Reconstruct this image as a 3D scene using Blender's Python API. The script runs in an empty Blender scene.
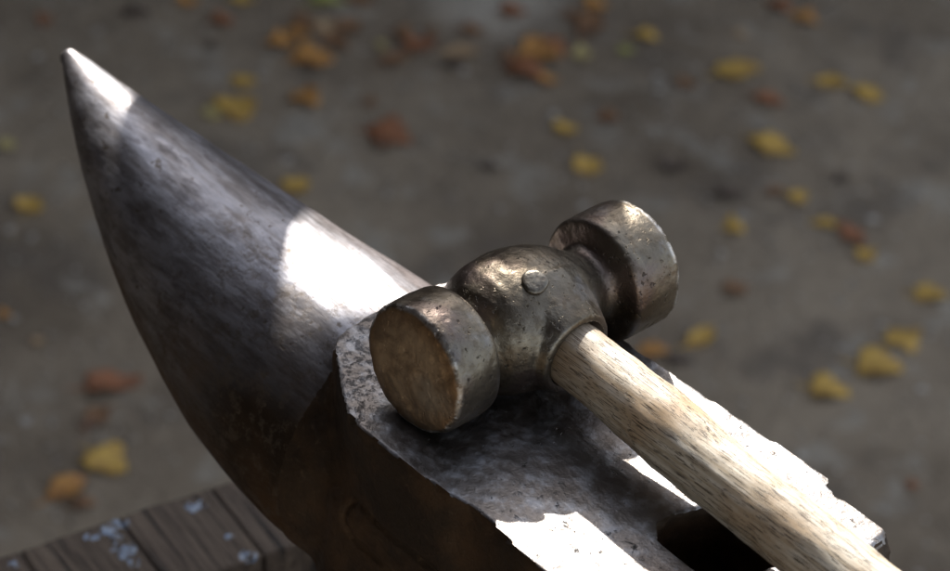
import bpy, bmesh, math, random
from math import radians as R, sin, cos, pi, sqrt
from mathutils import Vector, Matrix, noise
random.seed(7)
S = 0.001; Z0 = 0.75                       # builders work in millimetres above the anvil's face, which stands 0.75 m off the ground
sc = bpy.context.scene
C = sc.collection

# ---------------------------------------------------------------- camera
CP = Vector((504.382, -532.535, 577.308))
CR = Vector((0.675, 0.731, 0.097)); CU = Vector((-0.495, 0.351, 0.795)); CB = Vector((0.547, -0.585, 0.599))
CB.normalize(); CR = (CR - CB * CR.dot(CB)).normalized(); CU = CB.cross(CR)
FPX = 2603.05
cam_d = bpy.data.cameras.new('camera'); cam = bpy.data.objects.new('camera', cam_d); C.objects.link(cam)
M = Matrix((CR, CU, CB)).transposed().to_4x4(); M.translation = (CP.x * S, CP.y * S, CP.z * S + Z0)
cam.matrix_world = M
cam_d.sensor_width = 36; cam_d.lens = 36 * FPX / 950; cam_d.clip_start = 0.02; cam_d.clip_end = 400
cam_d.dof.use_dof = True; cam_d.dof.aperture_fstop = 11
cam_d.dof.focus_distance = (CP - Vector((30, -5, 32))).dot(CB) * S
sc.camera = cam

# ---------------------------------------------------------------- light
SUN = Vector((-1.06, 0.9, 1.0)).normalized()
w = bpy.data.worlds.new('World'); sc.world = w; w.use_nodes = True
nt = w.node_tree; bg = nt.nodes['Background']
sky = nt.nodes.new('ShaderNodeTexSky'); sky.sky_type = 'NISHITA'; sky.sun_disc = False
sky.sun_elevation = math.asin(SUN.z); sky.sun_rotation = math.atan2(SUN.x, SUN.y)
sky.air_density = 1.0; sky.dust_density = 1.2; sky.ozone_density = 0.6
hs = nt.nodes.new('ShaderNodeHueSaturation'); hs.inputs['Saturation'].default_value = .5       # thin high cloud
nt.links.new(sky.outputs[0], hs.inputs['Color']); nt.links.new(hs.outputs[0], bg.inputs[0]); bg.inputs[1].default_value = 0.14
sd = bpy.data.lights.new('sun', 'SUN'); sd.energy = 4.3; sd.angle = R(0.6); sd.color = (1.0, 0.95, 0.87)
so = bpy.data.objects.new('sun', sd); C.objects.link(so); so.location = (-3, 3, 5)
so.rotation_euler = (-SUN).to_track_quat('-Z', 'Y').to_euler()
vs = sc.view_settings; vs.view_transform = 'Standard'; vs.look = 'None'; vs.gamma = 1; vs.use_curve_mapping = False
vs.exposure = 1.2

# ---------------------------------------------------------------- helpers
def inv(px, py, z=-750.0):
    d = CR * ((px - 475) / FPX) - CU * ((py - 285.5) / FPX) - CB
    return CP + d * ((z - CP.z) / d.z)
def W(p): return Vector((p[0] * S, p[1] * S, p[2] * S + Z0))
def tag(o, label=None, cat=None, group=None, kind=None):
    if label: o['label'] = label
    if cat: o['category'] = cat
    if group: o['group'] = group
    if kind: o['kind'] = kind
    return o
def empty(name, loc):
    o = bpy.data.objects.new(name, None); C.objects.link(o); o.location = W(loc); o.empty_display_size = .02; return o
def link(name, me, mat, parent=None, origin=(0, 0, 0), smooth=True):
    """mesh in mm (face coordinates) -> object whose origin is at `origin`"""
    o3 = Vector(origin)
    for v in me.vertices: v.co = (v.co - o3) * S
    if smooth:
        for p in me.polygons: p.use_smooth = True
    me.materials.clear()
    if mat: me.materials.append(mat)
    o = bpy.data.objects.new(name, me); C.objects.link(o)
    if parent:
        o.parent = parent; o.location = W(origin) - parent.location
    else: o.location = W(origin)
    return o
def bm_mesh(bm, name='m'):
    me = bpy.data.meshes.new(name); bm.normal_update(); bm.to_mesh(me); bm.free(); return me
def box(bm, c, s, rz=0, mat=None):
    m = Matrix.Translation(c) @ Matrix.Rotation(rz, 4, 'Z') @ Matrix.Diagonal((*s, 1))
    return bmesh.ops.create_cube(bm, size=1, matrix=m)['verts']
def loft(bm, rings, cap=True):
    rv = [[bm.verts.new(p) for p in r] for r in rings]; n = len(rings[0])
    for a, b in zip(rv[:-1], rv[1:]):
        for i in range(n): bm.faces.new((a[i], a[(i + 1) % n], b[(i + 1) % n], b[i]))
    if cap:
        bm.faces.new(rv[0][::-1]); bm.faces.new(rv[-1])
    return rv
def apply_mods(me, mods):
    o = bpy.data.objects.new('tmp', me); C.objects.link(o)
    for t, kw in mods:
        m = o.modifiers.new(t, t)
        for k, v in kw.items(): setattr(m, k, v)
    dg = bpy.context.evaluated_depsgraph_get(); dg.update()
    r = bpy.data.meshes.new_from_object(o.evaluated_get(dg))
    bpy.data.objects.remove(o); bpy.data.meshes.remove(me)
    return r
def displace(me, fn):
    me.update()
    ns = [v.normal.copy() for v in me.vertices]
    for v, n in zip(me.vertices, ns): v.co = v.co + n * fn(v.co, n)
    me.update()
def fbm(p, f, o=3): return noise.fractal(Vector(p) * f, 1.0, 2.0, o, noise_basis='PERLIN_ORIGINAL')
def catmull(pts, n):
    out = []; P = [Vector(p) for p in pts]; P = [P[0] * 2 - P[1]] + P + [P[-1] * 2 - P[-2]]
    for i in range(1, len(P) - 2):
        for k in range(n):
            t = k / n; a, b, c, d = P[i - 1], P[i], P[i + 1], P[i + 2]
            out.append(.5 * ((2 * b) + (c - a) * t + (2 * a - 5 * b + 4 * c - d) * t * t + (3 * b - a - 3 * c + d) * t ** 3))
    out.append(P[-2]); return out

# ---------------------------------------------------------------- material kit
class NM:
    def __init__(s, name):
        s.m = bpy.data.materials.new(name); s.m.use_nodes = True; s.t = s.m.node_tree
        s.b = s.t.nodes['Principled BSDF']; s.co = s.t.nodes.new('ShaderNodeTexCoord').outputs['Object']
    def n(s, t, **kw):
        o = s.t.nodes.new(t)
        for k, v in kw.items(): setattr(o, k, v)
        return o
    def put(s, sock, v):
        if hasattr(v, 'links') or isinstance(v, bpy.types.NodeSocket): s.t.links.new(v, sock)
        else:
            if isinstance(v, (tuple, list)) and len(v) == 3 and sock.type == 'RGBA': v = (*v, 1)
            sock.default_value = v
    def map(s, sc=(1, 1, 1), rot=(0, 0, 0), loc=(0, 0, 0), v=None):
        o = s.n('ShaderNodeMapping'); s.put(o.inputs[0], v or s.co); o.inputs[1].default_value = loc; o.inputs[2].default_value = rot; o.inputs[3].default_value = sc; return o.outputs[0]
    def noise(s, scale, detail=4, rough=.55, v=None, dist=0):
        o = s.n('ShaderNodeTexNoise'); s.put(o.inputs['Vector'], v or s.co); o.inputs['Scale'].default_value = scale
        o.inputs['Detail'].default_value = detail; o.inputs['Roughness'].default_value = rough; o.inputs['Distortion'].default_value = dist; return o.outputs[0]
    def vor(s, scale, v=None, out='Distance', feature='F1'):
        o = s.n('ShaderNodeTexVoronoi', feature=feature); s.put(o.inputs['Vector'], v or s.co); o.inputs['Scale'].default_value = scale; return o.outputs[out]
    def step(s, x, a, b, lo=0., hi=1.):
        o = s.n('ShaderNodeMapRange', interpolation_type='SMOOTHSTEP'); s.put(o.inputs[0], x)
        for i, q in enumerate((a, b, lo, hi)): s.put(o.inputs[i + 1], q)
        return o.outputs[0]
    def math(s, op, a, b=0.):
        o = s.n('ShaderNodeMath', operation=op); s.put(o.inputs[0], a); s.put(o.inputs[1], b); return o.outputs[0]
    def mix(s, f, a, b):
        o = s.n('ShaderNodeMix', data_type='RGBA'); s.put(o.inputs[0], f); s.put(o.inputs[6], a); s.put(o.inputs[7], b); return o.outputs[2]
    def sep(s, v=None):
        o = s.n('ShaderNodeSeparateXYZ'); s.put(o.inputs[0], v or s.co); return o.outputs
    def bump(s, h, dist, strength=1., nrm=None):
        o = s.n('ShaderNodeBump'); s.put(o.inputs['Height'], h); o.inputs['Distance'].default_value = dist; o.inputs['Strength'].default_value = strength
        if nrm: s.put(o.inputs['Normal'], nrm)
        return o.outputs[0]
    def set(s, **kw):
        for k, v in kw.items(): s.put(s.b.inputs[k.replace('_', ' ')], v)
        return s.m

def mat_face():
    k = NM('worn_face_steel'); x, y, z = k.sep()[:3]
    big = k.noise(28, 5, .6); mid = k.noise(110, 5, .65); fine = k.noise(520, 4, .7)
    pit = k.step(k.noise(380, 3, .6), .66, .74)
    pit2 = k.step(k.noise(190, 5, .75, dist=.4), .60, .68)
    zone = k.step(k.noise(22, 3, .5, v=k.map(loc=(.3, .1, 0))), .52, .62)
    front = k.step(k.math('ADD', x, k.math('MULTIPLY', y, .5)), .004, -.022)
    pit3 = k.math('MULTIPLY', k.math('MULTIPLY', k.step(k.noise(240, 6, .85), .50, .66), front), .45)
    pits = k.math('MAXIMUM', k.math('MAXIMUM', k.math('MULTIPLY', pit2, zone), k.math('MULTIPLY', pit, .6)), pit3)
    c = k.mix(big, (.115, .092, .078), (.23, .22, .215))
    c = k.mix(k.step(mid, .45, .7), c, (.31, .31, .325))
    c = k.mix(k.math('MULTIPLY', k.step(k.noise(16, 5, .6, v=k.map(loc=(.7, .2, 0))), .50, .66), .6), c, (.075, .052, .038))
    c = k.mix(k.math('MULTIPLY', pits, .85), c, (.022, .019, .017))
    r = k.step(k.math('ADD', fine, k.math('MULTIPLY', mid, .6)), .5, 1.1, .36, .56)
    r = k.math('ADD', r, k.math('MULTIPLY', pits, .25))
    h = k.math('SUBTRACT', k.math('ADD', k.math('MULTIPLY', big, 1.2), k.math('MULTIPLY', mid, .5)), k.math('MULTIPLY', pits, .30))
    h = k.math('ADD', h, k.math('MULTIPLY', fine, .07))
    return k.set(Base_Color=c, Metallic=k.step(pits, .2, .9, 1., .6), Roughness=r, Normal=k.bump(h, .0011))
def mat_horn():
    k = NM('polished_horn_steel'); x, y, z = k.sep()[:3]
    st = k.noise(1, 5, .65, v=k.map((35, 170, 170), rot=(0, 0, R(-28))))
    st2 = k.noise(1, 4, .7, v=k.map((130, 600, 600), rot=(0, 0, R(-34))))
    big = k.noise(26, 5, .6)
    c = k.mix(k.step(st, .35, .65), (.165, .152, .152), (.315, .31, .335))
    dark = k.math('MULTIPLY', k.step(k.noise(1, 6, .75, v=k.map((55, 150, 150), rot=(0, 0, 0))), .50, .64), .5)
    c = k.mix(dark, c, (.075, .062, .062))
    # brown unpolished skin on the near flank, carried higher as painted dark reflection
    flank = k.step(k.math('ADD', k.math('MULTIPLY', z, -1.), k.math('MULTIPLY', k.math('SUBTRACT', big, .5), .06)), k.step(x, -.24, -.03, .012, .050), k.step(x, -.24, -.03, .030, .078))
    flank = k.math('MULTIPLY', flank, k.step(y, .002, -.016))
    c = k.mix(flank, c, k.mix(st, (.055, .035, .022), (.115, .075, .046)))
    root = k.math('MULTIPLY', k.step(k.math('ADD', x, k.math('MULTIPLY', big, .05)), -.105, -.030), k.step(z, -.003, -.038)); c = k.mix(root, c, k.mix(k.step(big, .38, .66), (.022, .013, .007), (.070, .037, .016))); flank = k.math('MAXIMUM', flank, root)
    side = k.step(y, .012, .032)
    c = k.mix(k.math('MULTIPLY', side, .4), c, (.30, .235, .22))
    low = k.step(k.math('ADD', y, k.math('MULTIPLY', x, -.35)), .040, .016)
    sp = k.math('MAXIMUM', k.math('MULTIPLY', k.step(k.noise(210, 3, .6), .64, .70), .8), k.math('MULTIPLY', k.math('MULTIPLY', k.step(k.noise(150, 6, .8), .50, .60), k.step(x, -.14, -.10)), k.math('MULTIPLY', low, .6)))
    c = k.mix(sp, c, (.10, .078, .058))
    r = k.math('ADD', k.step(st2, .3, .7, .38, .54), k.math('MULTIPLY', k.math('ADD', dark, flank), .10))
    h = k.math('ADD', k.math('MULTIPLY', st, .5), k.math('ADD', k.math('MULTIPLY', st2, .12), k.math('MULTIPLY', k.noise(48, 4, .6), 1.0)))
    h = k.math('SUBTRACT', h, k.math('MULTIPLY', sp, .1))
    return k.set(Base_Color=c, Metallic=k.step(flank, 0, 1, .86, .55), Roughness=r, Normal=k.bump(h, .0004))
def mat_body():
    k = NM('dark_brown_iron'); big = k.noise(24, 5, .6); f = k.noise(220, 5, .7)
    c = k.mix(k.step(big, .38, .66), (.022, .013, .007), (.070, .037, .016)); c = k.mix(k.step(f, .55, .8), c, (.10, .066, .038))
    h = k.math('ADD', k.math('MULTIPLY', big, .8), k.math('MULTIPLY', f, .3))
    return k.set(Base_Color=c, Metallic=.35, Roughness=k.step(f, .3, .7, .42, .62), Normal=k.bump(h, .0015))
def mat_head():
    k = NM('hammer_steel'); x, y, z = k.sep()[:3]
    big = k.noise(45, 5, .6); mid = k.noise(190, 5, .7); fine = k.noise(700, 3, .7)
    c = k.mix(k.step(big, .36, .64), (.115, .092, .066), (.185, .16, .125))
    c = k.mix(k.math('MULTIPLY', k.step(k.noise(38, 3, .5, v=k.map(loc=(.4, .9, .3))), .50, .66), .6), c, (.14, .098, .092))
    c = k.mix(k.math('MULTIPLY', k.step(k.noise(50, 5, .6, v=k.map(loc=(.1, .3, .8))), .54, .70), .5), c, (.27, .26, .26))
    c = k.mix(k.math('MULTIPLY', k.step(mid, .52, .66), .5), c, (.085, .064, .045))
    pit = k.step(k.noise(420, 3, .6), .61, .69)
    c = k.mix(k.math('MULTIPLY', pit, .7), c, (.035, .028, .022))
    ya = k.math('ABSOLUTE', y)
    edge = k.math('MULTIPLY', k.step(k.math('ABSOLUTE', k.math('SUBTRACT', ya, .0535)), .0022, .0004), k.step(k.noise(170, 5, .7), .42, .54))
    c = k.mix(edge, c, (.52, .50, .48))
    rad = k.math('SQRT', k.math('ADD', k.math('MULTIPLY', x, x), k.math('MULTIPLY', z, z)))
    fm = k.math('MULTIPLY', k.step(y, -.0520, -.0532), k.step(k.math('ADD', rad, k.math('MULTIPLY', mid, .002)), .0240, .0226))
    sx = k.noise(1, 4, .7, v=k.map((500, 50, 160), rot=(0, R(25), 0)))
    fc = k.mix(k.step(k.noise(70, 6, .7, dist=.4), .38, .62), (.26, .195, .135), (.50, .385, .265)); fc = k.mix(k.step(k.noise(34, 3, .5, v=k.map(loc=(0, 0, .6))), .5, .64), fc, (.42, .36, .29)); fc = k.mix(k.math('MULTIPLY', k.step(mid, .52, .7), .7), fc, (.26, .185, .125)); fc = k.mix(k.math('MULTIPLY', k.step(k.math('ADD', rad, k.math('MULTIPLY', big, .014)), .020, .031), .7), fc, (.17, .095, .042))
    c = k.mix(fm, c, fc)
    r = k.math('ADD', k.math('ADD', k.step(mid, .3, .7, .31, .50), k.math('MULTIPLY', pit, .2)), k.math('MULTIPLY', fm, .05))
    dent = k.step(k.vor(95), .0, .22)
    h = k.math('ADD', k.math('MULTIPLY', big, .9), k.math('ADD', k.math('MULTIPLY', mid, .45), k.math('MULTIPLY', fine, .10)))
    h = k.math('ADD', k.math('SUBTRACT', h, k.math('MULTIPLY', pit, .2)), k.math('MULTIPLY', dent, .25))
    h = k.math('ADD', h, k.math('MULTIPLY', k.math('MULTIPLY', sx, fm), .04))
    return k.set(Base_Color=c, Metallic=k.step(fm, 0, 1, .95, .88), Roughness=r, Normal=k.bump(h, .0008))
def mat_handle():
    k = NM('ash_handle_wood')
    g = k.noise(1, 5, .65, v=k.map((4, 420, 300))); pores = k.noise(1, 3, .55, v=k.map((95, 3200, 2400), loc=(0, 0, .3)))
    gate = k.noise(1, 2, .5, v=k.map((24, 420, 260)))
    p = k.math('MULTIPLY', k.step(pores, .57, .60), k.step(gate, .32, .42))
    c = k.mix(k.step(g, .36, .64), (.43, .345, .24), (.73, .66, .55)); c = k.mix(k.step(k.noise(30, 4, .6), .45, .75), c, (.44, .31, .19))
    c = k.mix(k.math('MULTIPLY', p, .88), c, (.055, .035, .02))
    dirt = k.step(k.sep()[0], .035, .0)                                  # grease from the eye
    c = k.mix(k.math('MULTIPLY', dirt, .6), c, (.20, .12, .06))
    h = k.math('SUBTRACT', k.math('ADD', k.math('MULTIPLY', g, .3), k.math('MULTIPLY', k.noise(300, 4, .7), .2)), k.math('MULTIPLY', p, .45))
    return k.set(Base_Color=c, Roughness=.50, Normal=k.bump(h, .0005))
def mat_plank(name, blue=None, dark=(.045, .030, .020), light=(.155, .112, .078)):
    k = NM(name); rv = k.map(rot=(0, 0, R(9))); v = k.map((16, 380, 200), v=rv)
    g = k.noise(1, 6, .7, v=v); crack = k.step(k.noise(1, 4, .6, v=k.map((5, 230, 30), loc=(.3, 0, 0), v=rv)), .385, .415)
    c = k.mix(k.step(g, .3, .7), dark, light); c = k.mix(k.step(crack, 0, 1, 1, 0), c, (.012, .009, .007))
    c = k.mix(k.step(k.noise(20, 4, .6), .5, .8), c, (.09, .062, .045))
    h = k.math('ADD', k.math('MULTIPLY', g, .4), crack)
    if blue:
        m = None
        for (bx, by, br) in blue:
            d = k.n('ShaderNodeVectorMath', operation='DISTANCE'); k.put(d.inputs[0], k.co); d.inputs[1].default_value = (bx, by, 0)
            f = k.step(d.outputs['Value'], br * .3, br * 1.9, 1, 0); m = f if m is None else k.math('MAXIMUM', m, f)
        bl = k.step(k.math('MULTIPLY', m, k.step(k.noise(170, 5, .8), .42, .60)), .30, .38)
        c = k.mix(bl, c, k.mix(k.step(k.noise(300, 3), .4, .6), (.24, .31, .43), (.42, .47, .54))); h = k.math('ADD', h, k.math('MULTIPLY', bl, .3))
    return k.set(Base_Color=c, Roughness=.75, Normal=k.bump(h, .0018))
def mat_ground():
    k = NM('packed_dirt'); a = k.noise(2.6, 6, .65); b = k.noise(9, 6, .65); d = k.noise(60, 5, .7)
    c = k.mix(k.step(a, .35, .65), (.165, .124, .082), (.325, .258, .18)); c = k.mix(k.math('MULTIPLY', k.step(b, .5, .66), .75), c, (.145, .115, .085))
    c = k.mix(k.math('MULTIPLY', k.step(k.noise(17, 5, .6, v=k.map(loc=(3, 1, 0))), .54, .66), .5), c, (.40, .365, .30))
    pt = inv(492, -8); dd = k.n('ShaderNodeVectorMath', operation='DISTANCE'); k.put(dd.inputs[0], k.co); dd.inputs[1].default_value = (pt.x * S, pt.y * S, 0)
    c = k.mix(k.math('MULTIPLY', k.step(k.math('ADD', dd.outputs['Value'], k.math('MULTIPLY', b, .12)), .17, .09), .6), c, (.50, .45, .37))
    st = k.math('MAXIMUM', k.step(k.vor(75), .12, .24, 1, 0), k.step(k.vor(26), .10, .17, 1, 0)); c = k.mix(k.math('MULTIPLY', st, k.step(d, .45, .6)), c, (.50, .46, .40))
    h = k.math('ADD', b, k.math('ADD', k.math('MULTIPLY', d, .25), k.math('MULTIPLY', st, .2)))
    return k.set(Base_Color=c, Roughness=.85, Normal=k.bump(h, .012))
def mat_leaf(name, c1, c2):
    k = NM(name); n = k.noise(55, 4, .6); c = k.mix(k.step(n, .4, .65), c1, c2)
    return k.set(Base_Color=c, Roughness=.6, Normal=k.bump(k.noise(160, 3), .0006))

# ---------------------------------------------------------------- ground
bm = bmesh.new(); bmesh.ops.create_grid(bm, x_segments=2, y_segments=2, size=60000)
me = bm_mesh(bm)
g = link('ground', me, mat_ground(), smooth=False); g.location = (0, 0, 0); tag(g, 'dark packed dirt ground strewn with autumn leaves', kind='structure')
g['kind'] = 'structure'

# ---------------------------------------------------------------- anvil
anvil = empty('anvil', (60, 0, -232)); tag(anvil, 'heavy old blacksmith anvil with polished pointed horn and chipped worn face', 'anvil')
OUT = [(-31, -28), (-33, -9), (-31.5, 20), (-30, 42), (-12, 53), (20, 54), (41, 54), (60, 54.3), (80, 55.6), (94, 55.6), (110, 57.2), (126, 57.6), (130.5, 56.5), (132, 53.2), (136, 52.6),
       (146, 53.4), (159, 53), (161.5, 42.5), (175, 40.5), (180, 18), (180, -54), (140, -54.5), (104, -54.5), (92, -54.6), (80, -53.2), (67, -51.6), (60, -53.6), (52, -55), (38, -56), (26, -56.4), (14, -55.6), (4, -54), (-5, -47.7), (-16, -41), (-25, -35.4)]
def dens(poly, d):
    o = []
    for i, a in enumerate(poly):
        b = poly[(i + 1) % len(poly)]; L = math.dist(a, b); n = max(1, int(L / d))
        for j in range(n): o.append((a[0] + (b[0] - a[0]) * j / n, a[1] + (b[1] - a[1]) * j / n))
    return o
TOP = dens(OUT, 3.0)
def wob(p, amp, z=0):
    return (p[0] + amp * fbm((p[0], p[1], z), .11, 2), p[1] + amp * fbm((p[1], p[0], z + 9), .11, 2))
def lower(p, z):                      # full heel corner below the knocked-off chip
    x, y = p
    if x > 155 and y > 35:
        t = min(1, -z / 24); x += t * (12 if 42 < y < 52 else 9 if y >= 52 else 4); y += t * (9 if 42 < y < 52 else 0)
    return x, y
HOLE = [(109.5, -2), (112.5, 9), (116, 17), (146, 18), (147.5, 8), (146.5, -12), (143, -14.5), (116, -13.5), (110.5, -9)]
HOLE = [wob(p, .8) for p in dens(HOLE, 3)]
bm = bmesh.new()
levels = [(0, 0.0, .7), (-3, .35, .6), (-10, .4, .5), (-25, .3, .4), (-45, -.8, .3)]
rings = []
def rounded(P, n):
    for _ in range(n): P = [((P[i - 1][0] + 2 * P[i][0] + P[(i + 1) % len(P)][0]) / 4, (P[i - 1][1] + 2 * P[i][1] + P[(i + 1) % len(P)][1]) / 4) for i in range(len(P))]
    return P
for z, off, amp in levels:
    rr = []
    L_ = [lower(p, z) for p in TOP]
    L2 = rounded(L_, 60)
    for p, p2 in zip(L_, L2):
        q = p2 if (z < -20 and p[0] < 60) else p
        q = wob(q, amp, z * .4); d = Vector((q[0] - 70, q[1])); 
        rr.append(bm.verts.new((q[0] + off * (1 if q[0] > 70 else -1), q[1] + off * (1 if q[1] > 0 else -1), z)))
    rings.append(rr)
hr = [[bm.verts.new((x, y, z)) for x, y in HOLE] for z in (0, -45)]
n = len(TOP)
for a, b in zip(rings[:-1], rings[1:]):
    for i in range(n): bm.faces.new((a[i], a[(i + 1) % n], b[(i + 1) % n], b[i]))
m_ = len(HOLE)
for i in range(m_): bm.faces.new((hr[0][i], hr[0][(i + 1) % m_], hr[1][(i + 1) % m_], hr[1][i]))
for a, b in ((rings[0], hr[0]), (rings[-1], hr[1])):
    ed = []
    for L in (a, b):
        for i in range(len(L)):
            e = bm.edges.get((L[i], L[(i + 1) % len(L)])) or bm.edges.new((L[i], L[(i + 1) % len(L)])); ed.append(e)
    bmesh.ops.triangle_fill(bm, use_beauty=True, use_dissolve=False, edges=ed)
bmesh.ops.recalc_face_normals(bm, faces=bm.faces)
# waist and feet
def sect(x0, x1, hy, z, ch):
    P = [(x0, -hy + ch), (x0, hy - ch), (x0 + ch, hy), (x1 - ch, hy), (x1, hy - ch), (x1, -hy + ch), (x1 - ch, -hy), (x0 + ch, -hy)]
    return [(a, b, z) for a, b in P]
loft(bm, [sect(-27, 176, 53, -43.5, 24), sect(-27, 172, 52.5, -62, 24), sect(-28, 160, 50, -84, 22), sect(-31, 140, 47, -104, 18), sect(-28, 128, 44, -130, 16), sect(-22, 124, 43, -160, 14),
          sect(-24, 132, 48, -188, 12), sect(-36, 150, 58, -210, 8), sect(-42, 158, 64, -222, 6), sect(-42, 158, 64, -232, 6)])
# horn: round cone, coefficients fitted to both outlines of the photographed horn
V = (10.057, 74.862, -9.708, -20.234, 1.761, -3.725, -0.388, 2.434, -241.967, -3.735, 2.114, -30.756)
def horn_at(u):
    x = V[8] + (-20 - V[8]) * u
    r = abs(V[0] * sqrt(u) + V[1] * u + V[2] * u * u + V[3] * u ** 3)
    top = V[4] + V[5] * u + V[6] * u * u + V[9] * u ** 3; yc = V[7] * (1 - u) + V[10] * u + V[11] * u * (1 - u)
    return x, r, top - r, yc
hrings = []
for i in range(90):
    u = .032 + .968 * (i / 89) ** 1.5; x, r, zc, yc = horn_at(u)
    r = max(r, 0.) 
    hrings.append([(x, yc + max(r, .3) * cos(a * pi / 32), zc + max(r, .3) * sin(a * pi / 32)) for a in range(64)])
x, r, zc, yc = horn_at(.032)
for i in range(1, 7):
    q_ = i / 6 * pi / 2; hrings.insert(0, [(x - 4.6 * sin(q_), yc + max(r * cos(q_), .1) * cos(a * pi / 32), zc + .5 * sin(q_) + max(r * cos(q_), .1) * sin(a * pi / 32)) for a in range(64)])
x, r, zc, yc = horn_at(1)
hrings.append([(30, 40 * cos(a * pi / 32), -60 + 40 * sin(a * pi / 32)) for a in range(64)])
loft(bm, hrings)
me = bm_mesh(bm)
me = apply_mods(me, [('REMESH', dict(mode='VOXEL', voxel_size=1.35, adaptivity=0.0))])
idx = [v.index for v in me.vertices if v.co.z < -7 and v.co.x > -140 and not (v.co.x > 95 and abs(v.co.y) < 25 and v.co.z > -50)]
o_ = bpy.data.objects.new('tmp2', me); C.objects.link(o_)
vg = o_.vertex_groups.new(name='soft'); vg.add(idx, 1.0, 'REPLACE')
for nm_, it, vgn in (('a', 70, 'soft'), ('b', 2, '')):
    m_o = o_.modifiers.new(nm_, 'SMOOTH'); m_o.iterations = it; m_o.factor = .5; m_o.vertex_group = vgn
dg_ = bpy.context.evaluated_depsgraph_get(); dg_.update(); me2 = bpy.data.meshes.new_from_object(o_.evaluated_get(dg_))
bpy.data.objects.remove(o_); bpy.data.meshes.remove(me); me = me2
def anv_d(p, n):
    x, y, z = p
    if z > -1.5 and n.z > .7 and x > -34: return .55 * fbm(p, .03, 2) + .12 * fbm(p, .2, 3)
    if x < -33: return .55 * fbm(p, .035, 2) + .05 * fbm(p, .25, 2)
    if y < -38 and n.y < -.6 and 0 < x < 90:        # worn sunk outline of the maker's panel on the near side
        dx = max(0, 15 - x, x - 70); dd = math.hypot(dx, z + 47) - 9
        g_ = -1.5 * math.exp(-(dd / 1.3) ** 2) + (.8 if dd < 0 else 0) * max(0, fbm(p, .12, 2) + .3)
    else: g_ = 0
    edge = max(0, 1 - abs(z) / 6)
    if x > 150: edge = 0
    return g_ + .6 * fbm(p, .05, 3) + edge * (.45 * fbm(p, .12, 3) - 1.6 * max(0, fbm((p[0], p[1], 40), .045, 2) - .28))
displace(me, anv_d)
# split the one casting into its parts along its own creases
def split(me, test, name, mat):
    bm = bmesh.new(); bm.from_mesh(me)
    kill = [f for f in bm.faces if not test(f.calc_center_median(), f.normal)]
    bmesh.ops.delete(bm, geom=kill, context='FACES')
    m2 = bm_mesh(bm, name); return link(name, m2, mat, anvil, (0, 0, 0))
def kind_of(c, n):
    if c.z > -3.2 and c.x > -36 and (n.z > .55) and c.z > -3.2: return 'face'
    u = (c.x + 242) / 222
    if c.x < -29: 
        x, r, zc, yc = horn_at(min(1, max(0, u)))
        if math.hypot(c.y - yc, c.z - zc) < r + 3.5 or c.x < -45: return 'horn'
    return 'body'
MH = mat_horn()
split(me, lambda c, n: kind_of(c, n) == 'face', 'face', mat_face())
split(me, lambda c, n: kind_of(c, n) == 'horn', 'horn', MH)
split(me, lambda c, n: kind_of(c, n) == 'body', 'body', mat_body())
bpy.data.meshes.remove(me)

# ---------------------------------------------------------------- hammer
HX, HY, HZ = 21.75, 11.3, 24.0
ham = empty('hammer', (HX, HY, 0)); tag(ham, 'round faced blacksmith hammer with brown steel head and pale wooden handle lying on the anvil', 'hammer')
bm = bmesh.new()
prof = [(-54.6, 0), (-54.5, 10), (-54.1, 18), (-53.5, 22.0), (-52.4, 23.6), (-50.5, 24.1), (-42, 24.2), (-35.5, 23.8), (-33.6, 22.8), (-32.6, 20.5), (-32.2, 17.3), (-31, 15.2), (-29.5, 14.6), (-27, 16.6), (-24.5, 19.6), (-20, 22.8), (-14, 24.6), (-6, 25.3), (1, 24.8), (8, 23.2), (14, 20.8), (19, 17.6), (23, 15.0), (26.5, 13.6), (29, 13.8), (31, 15.3), (32.0, 19.5), (32.4, 22.0), (33.2, 23.4), (35, 24.0), (44, 24.1), (51.5, 24.0), (54, 23.4), (55.0, 21.8), (55.4, 15), (55.5, 0)]
rg = []
for s_, r in prof:
    rr = max(r, .05); rg.append([(HX + rr * cos(a * pi / 36), HY + s_, HZ + rr * sin(a * pi / 36)) for a in range(72)])
loft(bm, rg)
# swollen eye: squashed ball and a short collar towards the handle
bmesh.ops.create_cone(bm, cap_ends=True, segments=64, radius1=24.3, radius2=15.2, depth=19, matrix=Matrix.Translation((HX + 17.5, HY - 1, HZ)) @ Matrix.Rotation(pi / 2, 4, 'Y'))
me = bm_mesh(bm)
me = apply_mods(me, [('REMESH', dict(mode='VOXEL', voxel_size=.7, adaptivity=0.0)), ('SMOOTH', dict(iterations=9, factor=.6))])
# socket cut for the handle
cb = bmesh.new(); bmesh.ops.create_cone(cb, cap_ends=True, segments=64, radius1=12.7, radius2=13.1, depth=30, matrix=Matrix.Translation((HX + 29, HY - 1, HZ)) @ Matrix.Rotation(pi / 2, 4, 'Y'))
cut = bpy.data.objects.new('cut', bm_mesh(cb)); C.objects.link(cut)
me = apply_mods(me, [('BOOLEAN', dict(operation='DIFFERENCE', object=cut, solver='EXACT'))])
cm_ = cut.data; bpy.data.objects.remove(cut); bpy.data.meshes.remove(cm_)
def hd(p, n):
    s_ = p.y - HY
    e = 1 if abs(abs(s_) - 52.5) < 3 else .35
    return .35 * fbm(p, .07, 3) + e * .22 * fbm(p, .3, 3)
displace(me, hd)
MHD = mat_head(); MHF = MHD
def hsplit(test, name, mat, parent):
    b2 = bmesh.new(); b2.from_mesh(me)
    bmesh.ops.delete(b2, geom=[f for f in b2.faces if not test(f.calc_center_median(), f.normal)], context='FACES')
    return link(name, bm_mesh(b2, name), mat, parent, (HX, HY, HZ))
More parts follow.
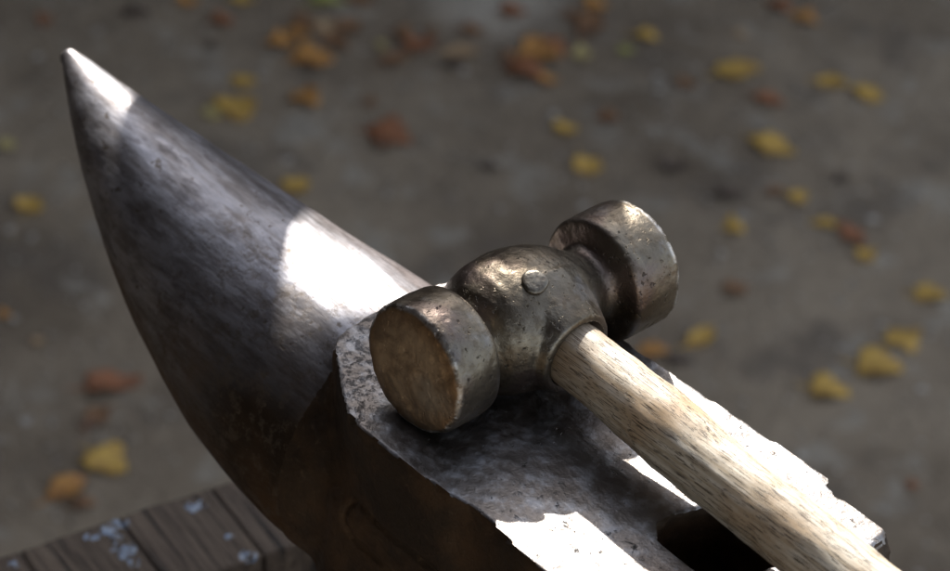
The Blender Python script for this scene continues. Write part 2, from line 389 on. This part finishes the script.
isf = lambda c, n: c.y - HY < -51.0 and math.hypot(c.x - HX, c.z - HZ) < 22.3
hd_o = hsplit(lambda c, n: not isf(c, n), 'hammer_head', MHD, ham)
sf = hsplit(isf, 'striking_face', MHF, hd_o); sf.location = (0, 0, 0); sf['label'] = 'bronze brown round striking face'
bpy.data.meshes.remove(me)
# pin through the eye
bm = bmesh.new(); pc = inv(536, 279, 50.2)
nrm = (pc - Vector((HX, HY - 2, HZ + 1))).normalized(); base = Vector((HX, HY - 2, HZ + 1)) + nrm * 24.3
mt = Matrix.Translation(base) @ nrm.to_track_quat('Z', 'Y').to_matrix().to_4x4()
rg = []
for r, z in ((4.3, -2.5), (4.4, .9), (4.7, 1.6), (4.3, 2.2), (3.2, 2.5), (.1, 2.45)):
    rg.append([mt @ Vector((r * (1 + .05 * sin(3 * a * pi / 16 + 1)) * cos(a * pi / 16), r * sin(a * pi / 16), z)) for a in range(32)])
loft(bm, rg); me = bm_mesh(bm); displace(me, lambda p, n: .18 * fbm(p, .6, 2))
km = NM('burred_pin_steel'); kn = km.noise(300, 4, .6)
km.set(Base_Color=km.mix(km.step(kn, .4, .6), (.13, .112, .092), (.20, .18, .15)), Metallic=1., Roughness=.42, Normal=km.bump(kn, .0004))
pn = link('pin', me, km.m, hd_o, (HX, HY, HZ)); pn.location = (0, 0, 0)
# handle
bm = bmesh.new(); rg = []
HN = 150
for i in range(HN + 1):
    x = HX + 14 + 355 * i / HN
    t = x - HX
    r = 12.4 - .2 * (t - 30) / 30 if t < 30 else 0
    # swells just past the eye, thins, then swells into the grip
    key = [(14, 12.1), (26, 11.8), (36, 11.9), (52, 12.6), (70, 13.0), (100, 12.6), (140, 12.3), (190, 12.3), (260, 12.2), (320, 13.6), (355, 13.4), (366, 11), (370, 7)]
    for a, b in zip(key[:-1], key[1:]):
        if a[0] <= t <= b[0]:
            f = (t - a[0]) / (b[0] - a[0]); f = f * f * (3 - 2 * f); r = a[1] + (b[1] - a[1]) * f; break
    ring = []
    zc = HZ - .022 * t - 2.4 * min(1, max(0, (t - 35) / 60)); yc = HY - .3 - .026 * t
    for a in range(64):
        th = a * pi / 32
        rr = r * (1 + .02 * fbm((t * .03, cos(th) * 2, sin(th) * 2), 1, 2)) + .42 * fbm((t * .10, cos(th) * 2.0, sin(th) * 2.0), 1, 3) + .5 * fbm((t * .035, cos(th), sin(th) + 5), 1, 1)
        ring.append((x, yc + rr * .95 * cos(th), zc + rr * 1.02 * sin(th)))
    rg.append(ring)
loft(bm, rg); me = bm_mesh(bm)
link('handle', me, mat_handle(), ham, (HX + 22, HY, HZ))

# ---------------------------------------------------------------- timber stand
st = empty('timber_stand', (-170, 0, -750)); tag(st, 'weathered dark timber stand with cracked boards and flecks of blue paint under the anvil', 'stand')
blues = [(118, 522, 9), (108, 527, 7), (117, 536, 7), (124, 548, 10), (88, 519, 5), (92, 535, 6), (196, 502, 9), (248, 553, 7), (230, 534, 4), (12, 562, 6), (133, 560, 6)]
SY = R(-10)
def rotp(x, y):
    return (-174.5 + (x + 174.5) * cos(SY) - y * sin(SY), (x + 174.5) * sin(SY) + y * cos(SY))
ey = [-150, -108, -62, -18, 28, 72, 118]
seams = [-190, -142, -96, -49, 0, 47, 110]
for i in range(len(seams) - 1):
    bm = bmesh.new(); y0, y1 = seams[i] + .3, seams[i + 1] - .3; jx = random.uniform(-1.5, 1.5)
    vv = box(bm, (-174.5 + jx * .6, (y0 + y1) / 2, -243 + random.uniform(-1, 0)), (54 + jx, y1 - y0, 24))
    bmesh.ops.bevel(bm, geom=bm.edges[:], offset=.8, segments=2, affect='EDGES')
    bmesh.ops.subdivide_edges(bm, edges=bm.edges[:], cuts=5, use_grid_fill=True)
    for v in bm.verts:
        v.co.x, v.co.y = rotp(v.co.x, v.co.y); v.co += Vector((fbm(v.co, .05), fbm(v.co + Vector((9, 9, 9)), .05), fbm(v.co, .07))) * 1.0
    org = (-171, (y0 + y1) / 2, -231)
    bl = []
    for px, py, rp in blues:
        p = inv(px, py, -230)
        if abs(p.y - org[1]) < 60: bl.append(((p.x - org[0]) * S, (p.y - org[1]) * S, rp / 2.0 * S))
    link('board', bm_mesh(bm), mat_plank('weathered_board', bl or None), st, org, smooth=False)
DW = mat_plank('old_timber')
bm = bmesh.new()
box(bm, (-174.5, -40, -290), (48, 290, 66)); bmesh.ops.bevel(bm, geom=bm.edges[:], offset=2.5, segments=2, affect='EDGES')
for v in bm.verts: v.co.x, v.co.y = rotp(v.co.x, v.co.y)
link('rail', bm_mesh(bm), DW, st, (-171, -40, -290), smooth=False)
for (lx, ly) in ((-171, -160), (-171, 80)):
    bm = bmesh.new(); X, Y = rotp(lx, ly); box(bm, (X, Y, -536.5), (56, 56, 427), SY); bmesh.ops.bevel(bm, geom=bm.edges[:], offset=2.5, segments=2, affect='EDGES')
    link('leg', bm_mesh(bm), DW, st, (X, Y, -536), smooth=False)
bm = bmesh.new(); box(bm, (60, 0, -491), (250, 170, 518)); bmesh.ops.bevel(bm, geom=bm.edges[:], offset=5, segments=2, affect='EDGES')
link('block', bm_mesh(bm), DW, st, (60, 0, -491), smooth=False)
for y in (-70, 70):
    bm = bmesh.new(); box(bm, (-102, y, -300), (74, 30, 50)); link('brace', bm_mesh(bm), DW, st, (-102, y, -300), smooth=False)

# ---------------------------------------------------------------- fallen leaves
COL = dict(yellow=((.62, .39, .085), (.42, .25, .065)), pale=((.55, .45, .18), (.40, .31, .14)), orange=((.56, .27, .065), (.36, .17, .06)), tan=((.48, .33, .18), (.33, .21, .12)),
           brown=((.26, .135, .06), (.17, .09, .05)), red=((.33, .13, .055), (.20, .09, .045)), dark=((.12, .085, .06), (.08, .06, .045)), green=((.38, .37, .10), (.26, .24, .08)))
LM = {k: mat_leaf(k + '_leaf', *v) for k, v in COL.items()}
def leaf_mesh(Lm, Wm, lobes, rnd, ang):
    """a curled leaf blade with lobed margin, midrib and stalk, 0.4 mm thick"""
    bm = bmesh.new(); N = 30; K = 5; rows = []
    prof_ = []
    for i in range(N):
        a = 2 * pi * i / N; e = 1 + (.12 * cos(lobes * a + .4) if lobes > 2 else 0) + rnd.uniform(-.16, .12)
        if lobes <= 2: e *= (1 - .18 * abs(sin(a)))
        if lobes > 2: e *= .90 + .16 * abs(cos(lobes * a / 2 + .2))
        prof_.append((Lm / 2 * e * cos(a), Wm / 2 * e * sin(a) * (abs(sin(a)) ** .45 if lobes <= 2 else 1) * 1.1))
    curl = rnd.uniform(.05, .30); tw = rnd.uniform(-.3, .3); ph = rnd.uniform(0, 6)
    def zf(x, y):
        return curl * (y * y) / (Wm / 2) * .9 + tw * x * y / Lm * 2 + .05 * Lm * sin(x / Lm * 5 + ph) + rnd.uniform(-.4, .4)
    cv = bm.verts.new((0, 0, 0)); prev = None
    for k in range(1, K + 1):
        f = k / K; row = [bm.verts.new((x * f, y * f, zf(x * f, y * f) + (.8 * abs(sin(i * lobes * pi / N)) * f))) for i, (x, y) in enumerate(prof_)]
        for i in range(N):
            if prev: bm.faces.new((prev[i], prev[(i + 1) % N], row[(i + 1) % N], row[i]))
            else: bm.faces.new((cv, row[i], row[(i + 1) % N]))
        prev = row
    r = bmesh.ops.extrude_face_region(bm, geom=bm.faces[:])
    for v in r['geom']:
        if isinstance(v, bmesh.types.BMVert): v.co.z += .4
    bmesh.ops.recalc_face_normals(bm, faces=bm.faces)
    p0 = Vector((-Lm * .45, 0, zf(-Lm * .45, 0))); p1 = p0 + Vector((-Lm * .35, rnd.uniform(-.15, .15) * Lm, 2)); d = p1 - p0
    bmesh.ops.create_cone(bm, cap_ends=True, segments=6, radius1=.9, radius2=.5, depth=d.length, matrix=Matrix.Translation((p0 + p1) / 2) @ d.to_track_quat('Z', 'Y').to_matrix().to_4x4())
    bmesh.ops.rotate(bm, verts=bm.verts, cent=(0, 0, 0), matrix=Matrix.Rotation(ang, 3, 'Z'))
    mz = min(v.co.z for v in bm.verts)
    for v in bm.verts: v.co.z += .6 - mz
    return bm
# px, py, width px, height px, image angle deg, colour, label
LV = [
 (7,147,20,14,0,'pale','pale yellow leaf at the left picture edge level with the middle of the horn'),
 (30,208,20,24,60,'yellow','small bright yellow leaf alone left of the horn'),
 (5,316,12,14,20,'orange','tiny orange leaf at the left picture edge'),
 (38,343,12,12,40,'tan','tiny dull tan leaf left of the horn belly'),
 (243,84,22,14,10,'yellow','small yellow leaf just above the big yellow leaf right of the horn tip'),
 (237,110,34,28,30,'yellow','large yellow leaf right of the horn tip, biggest of its cluster'),
 (212,115,20,14,0,'pale','faded pale yellow leaf touching the big yellow leaf right of the horn tip'),
 (296,188,22,20,40,'yellow','yellow leaf half hidden behind the top edge of the horn'),
 (306,101,26,18,-30,'orange','lone orange leaf below the brown leaf cluster right of the horn tip'),
 (281,45,26,16,5,'orange','small orange leaf at the left end of the brown leaf cluster'),
 (312,60,40,24,10,'orange','broad orange brown leaf at the bottom of the upper left leaf cluster'),
 (304,25,26,18,0,'brown','dark brown leaf at the top of the upper left leaf cluster'),
 (325,30,26,16,-20,'tan','pinkish tan leaf in the middle of the upper left leaf cluster'),
 (348,30,26,14,30,'brown','narrow brown leaf at the right end of the upper left leaf cluster'),
 (404,36,24,18,-10,'brown','dark brown upper leaf of the red brown pair at top centre left'),
 (420,47,34,14,15,'red','long red brown leaf at top centre left'),
 (395,62,34,12,30,'brown','curled dark brown leaf below the red brown pair'),
 (381,46,12,14,80,'pale','tiny olive leaf beside the red brown pair at top centre left'),
 (388,137,46,30,-10,'red','large dull red leaf alone above the horn'),
 (370,104,12,14,70,'brown','tiny brown leaf above the large dull red leaf'),
 (460,55,42,18,0,'tan','wide tan leaf at top centre with a dark edge'),
 (472,32,24,12,0,'brown','brown leaf right above the wide tan leaf'),
 (513,14,24,12,5,'red','small reddish leaf near the top edge at centre'),
 (538,56,46,26,-5,'orange','bright orange leaf at top centre lying on dark red ones'),
 (528,74,46,18,-25,'red','dark red leaf underneath the bright orange leaf'),
 (590,28,32,26,50,'brown','crumpled brown leaf between the orange leaves at top centre'),
 (595,7,24,14,10,'orange','orange leaf cut by the top edge right of centre'),
 (582,57,18,14,0,'pale','small mustard leaf right of the bright orange leaf'),
 (646,38,28,14,-5,'yellow','flat mustard yellow leaf at upper centre right'),
 (626,52,14,12,30,'green','tiny olive green leaf near the flat mustard leaf'),
 (565,131,18,16,20,'yellow','small yellow leaf in open ground above the hammer'),
 (608,120,24,14,0,'brown','dull brown leaf right of the small yellow leaf above the hammer'),
 (587,168,26,26,-50,'yellow','round golden leaf just above the hammer head'),
 (735,73,42,18,10,'yellow','clean yellow leaf at upper right, flat and oval'),
 (686,86,18,12,0,'brown','small brown leaf left of the oval yellow leaf at upper right'),
 (740,35,16,10,0,'tan','tiny tan leaf above the oval yellow leaf at upper right'),
 (780,9,28,14,-20,'red','dark red leaf near the top edge at upper right'),
 (804,21,26,12,-20,'orange','burnt orange leaf touching the dark red leaf at upper right'),
 (831,84,36,16,-5,'yellow','left one of the two long yellow leaves at upper right'),
 (867,96,36,18,-20,'yellow','right one of the two long yellow leaves at upper right'),
 (770,102,36,14,-10,'red','thin red brown leaf between the yellow leaves at upper right'),
 (771,148,44,20,-15,'yellow','large golden tan leaf right of the hammer head'),
 (797,199,22,18,-20,'yellow','small yellow leaf below the large golden tan leaf'),
 (775,192,20,14,20,'brown','small brown leaf next to the small yellow leaf on the right'),
 (733,230,20,16,0,'yellow','small pale gold leaf right beside the hammer head'),
 (673,168,30,14,15,'dark','blackened leaf above the right end of the hammer head'),
 (731,196,34,12,5,'dark','long blackened leaf right of the hammer head'),
 (825,226,28,12,-5,'yellow','thin yellow leaf at the left of the right hand trio'),
 (852,238,34,14,-35,'red','red brown middle leaf of the right hand trio'),
 (866,257,18,16,40,'yellow','tiny yellow leaf at the bottom of the right hand trio'),
 (928,297,36,16,-5,'yellow','yellow leaf by the right picture edge'),
 (735,291,24,14,10,'brown','dim brown leaf right of the hammer face'),
 (877,368,52,26,-5,'yellow','widest yellow leaf of the lower right group'),
 (901,342,30,26,-40,'yellow','uppermost rounder yellow leaf of the lower right group'),
 (826,391,44,24,-5,'yellow','lowest yellow leaf of the lower right group, left of the others'),
 (700,340,34,22,35,'yellow','blurred yellow leaf just beyond the handle and hammer face'),
 (652,353,28,14,5,'orange','orange leaf peeking out behind the right striking face'),
 (678,362,30,10,0,'dark','dark thin leaf below the yellow leaf beyond the handle'),
 (560,262,10,8,0,'brown','tiny brown leaf scrap behind the hammer neck'),
 (912,487,14,10,0,'red','tiny red brown leaf at the lower right beside the anvil heel'),
 (110,387,60,22,12,'red','long red brown leaf left of the lower horn'),
 (97,420,36,16,40,'brown','narrow brown leaf above the curled tan one at lower left'),
 (66,492,50,28,30,'orange','curled orange tan leaf at lower left next to the timber boards'),
 (107,463,40,34,-30,'yellow','crumpled yellow leaf at lower left touching the curled orange one'),
 (45,22,14,20,70,'red','small reddish leaf at the top left corner'),
 (135,14,26,12,0,'dark','dark leaf near the top edge above the horn tip'),
 (188,4,20,10,10,'orange','orange leaf cut by the top edge at upper left'),
 (242,2,24,10,0,'yellow','yellow leaf cut by the top edge at upper left'),
 (222,22,22,14,10,'red','dull red leaf in the upper left between the cut ones'),
 (212,48,14,10,0,'dark','tiny dark leaf above the pale yellow one right of the horn tip'),
 (325,4,36,12,5,'green','greenish yellow leaf cut by the top edge above the brown cluster'),
 (362,2,30,10,0,'brown','brown leaf cut by the top edge next to the greenish one'),
 (490,168,18,10,0,'dark','tiny dark scrap of leaf above the hammer eye'),
 (842,180,16,10,20,'dark','tiny dark scrap of leaf at the right above the trio'),
 (336,44,28,14,-35,'brown','thin brown leaf lying across the orange brown one in the upper left cluster'),
 (298,36,18,12,20,'orange','small orange leaf tucked into the upper left leaf cluster'),
 (430,34,18,10,60,'brown','short brown leaf above the long red brown one at top centre left'),
 (556,48,24,12,-40,'red','small red leaf at the right of the bright orange leaf'),
 (515,60,20,12,25,'brown','small brown leaf at the left of the bright orange leaf'),
 (548,82,20,10,5,'orange','slim orange leaf below the dark red leaf at top centre'),
 (575,18,20,12,-30,'brown','brown leaf near the top edge left of the cut orange leaf'),
 (452,66,20,9,-5,'dark','dark curled edge of leaf under the wide tan leaf'),
 (884,372,22,14,25,'tan','small tan leaf under the widest yellow leaf of the lower right group'),
 (84,505,26,12,10,'brown','brown leaf scrap between the curled orange leaf and the boards'),
]
rnd = random.Random(3)
bm0 = None
for i, (px, py, wp, hp, an, col, lab) in enumerate(LV):
    c = inv(px, py); sx = (inv(px + 10, py) - inv(px - 10, py)); sy = (inv(px, py - 10) - inv(px, py + 10))
    a = R(an); u1 = sx / 20 * cos(a) + sy / 20 * sin(a)                       # long axis in ground plane per px
    Lm = u1.length * wp * .93; Wm = (-sx / 20 * sin(a) + sy / 20 * cos(a)).length * hp * .88
    bm = leaf_mesh(Lm, max(Wm, Lm * .35), rnd.choice([2, 2, 4, 3, 3]) if wp > 17 else 2, rnd, math.atan2(u1.y, u1.x))
    bmesh.ops.translate(bm, verts=bm.verts, vec=(c.x, c.y, -750))
    o = link('fallen_leaf', bm_mesh(bm), LM[col], None, (c.x, c.y, -750)); tag(o, lab, 'leaf', 'fallen leaves on the dirt ground')

# ---------------------------------------------------------------- unseen light blockers added: fence up-sun, plank rack, dark cover behind the camera
AZ = Vector((SUN.x, SUN.y, 0)).normalized(); PZ = Vector((-AZ.y, AZ.x, 0))       # horizontal direction to the sun, and across it
FENCE_TOP = 1340
fr = empty('blocker_fence', tuple(AZ * 2250 + Vector((0, 0, -750)))); tag(fr, 'tall dark boards added out of view to keep the sun off the ground', 'fence')  # added sun blocker, leaves the ground shaded and the anvil lit
FM = mat_plank('blocker_wood', None, (.05, .035, .03), (.12, .09, .075))
rt = math.atan2(PZ.y, PZ.x)
bm = bmesh.new()
for i in range(44):
    c = AZ * 2250 + PZ * ((i - 22) * 142 + 60); c.z = (FENCE_TOP - 750) / 2
    box(bm, c, (143, 22 + (i % 2) * 4, FENCE_TOP + 750 - 10 - (i * 37 % 17)), rt)
link('blocker_panel', bm_mesh(bm), FM, fr, tuple(AZ * 2250), smooth=False)
for i in range(4):
    bm = bmesh.new(); c = AZ * 2320 + PZ * ((i - 1.5) * 1900); c.z = (FENCE_TOP - 750) / 2; box(bm, c, (100, 100, FENCE_TOP + 700), rt)
    link('blocker_post', bm_mesh(bm), FM, fr, tuple(c), smooth=False)

rk = empty('blocker_rack', tuple(AZ * 1700 + Vector((0, 0, -750)))); tag(rk, 'added out of view boards on a stand, cut to shape the sun patches on the anvil', 'rack')  # added blocker, stands off frame only to cast shadow bands on horn and face
RH = 350.0
def wcoord(wv, t, z):      # across-sun offset, along-sun distance, height
    return PZ * -wv + AZ * t + Vector((0, 0, z))
KH = 1.3905                                                                       # horizontal run of the sunlight per unit of height
def plate(name, poly, z0, th):
    bm = bmesh.new()
    lo = [wcoord(w_, t_, z0) for w_, t_ in poly]
    loft(bm, [lo, [p + Vector((0, 0, th)) for p in lo]]); bmesh.ops.recalc_face_normals(bm, faces=bm.faces)
    return link(name, bm_mesh(bm), FM, rk, tuple(lo[0]), smooth=False)
def rough(poly, d, amp):
    return [(a + amp * fbm((a, b, 3), .05, 2), b + amp * fbm((b, a, 7), .05, 2)) for a, b in dens(poly, d)]
a0 = RH * KH
plate('blocker_slat', rough([(-141, a0 - 40), (-72, a0 + 20), (-67, a0 + 52), (-55, a0 + 113), (-40, a0 + 200), (-40, 1760), (-112, 1760), (-115, a0 + 200), (-127, a0 + 140)], 12, 1.5), RH, 20)  # edges angled to place the shadow band across the horn
b0 = (RH + 21) * KH; bf = (RH + 21 + 10) * KH
plate('notched_blocker', rough([(-139, bf - 112), (-1, bf - 112), (1, bf - 74), (8, bf - 75), (11, bf - 87), (32, bf - 88), (42, bf - 86), (42, bf - 64), (59, bf - 60), (59, b0 + 33), (-125, b0 + 33)], 6, 2.5), RH + 21, 10)  # notches cut to outline the lit patches on face and hammer
bm = bmesh.new(); c = wcoord(-60, 1700, RH - 58); box(bm, c, (900, 90, 90), rt); link('rail', bm_mesh(bm), FM, rk, tuple(c), smooth=False)
for s_ in (-400, 400):
    bm = bmesh.new(); c = wcoord(-60 + s_, 1700, (RH - 103 - 750) / 2); box(bm, c, (90, 90, RH - 103 + 750), rt); link('blocker_post', bm_mesh(bm), FM, rk, tuple(c), smooth=False)

sh = empty('blocker_shed', (-500, -4300, -750)); tag(sh, 'dark plank cover added out of view to block sky light and darken reflections in the steel', 'blocker_shed')  # added cover, blocks open sky so camera-side steel reflects dark
bm = bmesh.new(); box(bm, (-500, -4400, 620), (8000, 60, 2740)); link('blocker_wall', bm_mesh(bm), FM, sh, (-500, -4400, 620), smooth=False)
bm = bmesh.new(); box(bm, (-4500, -2700, 620), (60, 3400, 2740)); link('blocker_wall', bm_mesh(bm), FM, sh, (-4500, -2700, 620), smooth=False)
bm = bmesh.new(); box(bm, (-500, -2350, 2030), (8300, 4400, 60)); link('blocker_roof', bm_mesh(bm), FM, sh, (-500, -2350, 2030), smooth=False)
for x in (-4300, 3200):
    bm = bmesh.new(); box(bm, (x, -260, 625), (140, 140, 2750)); link('blocker_post', bm_mesh(bm), FM, sh, (x, -260, 625), smooth=False)
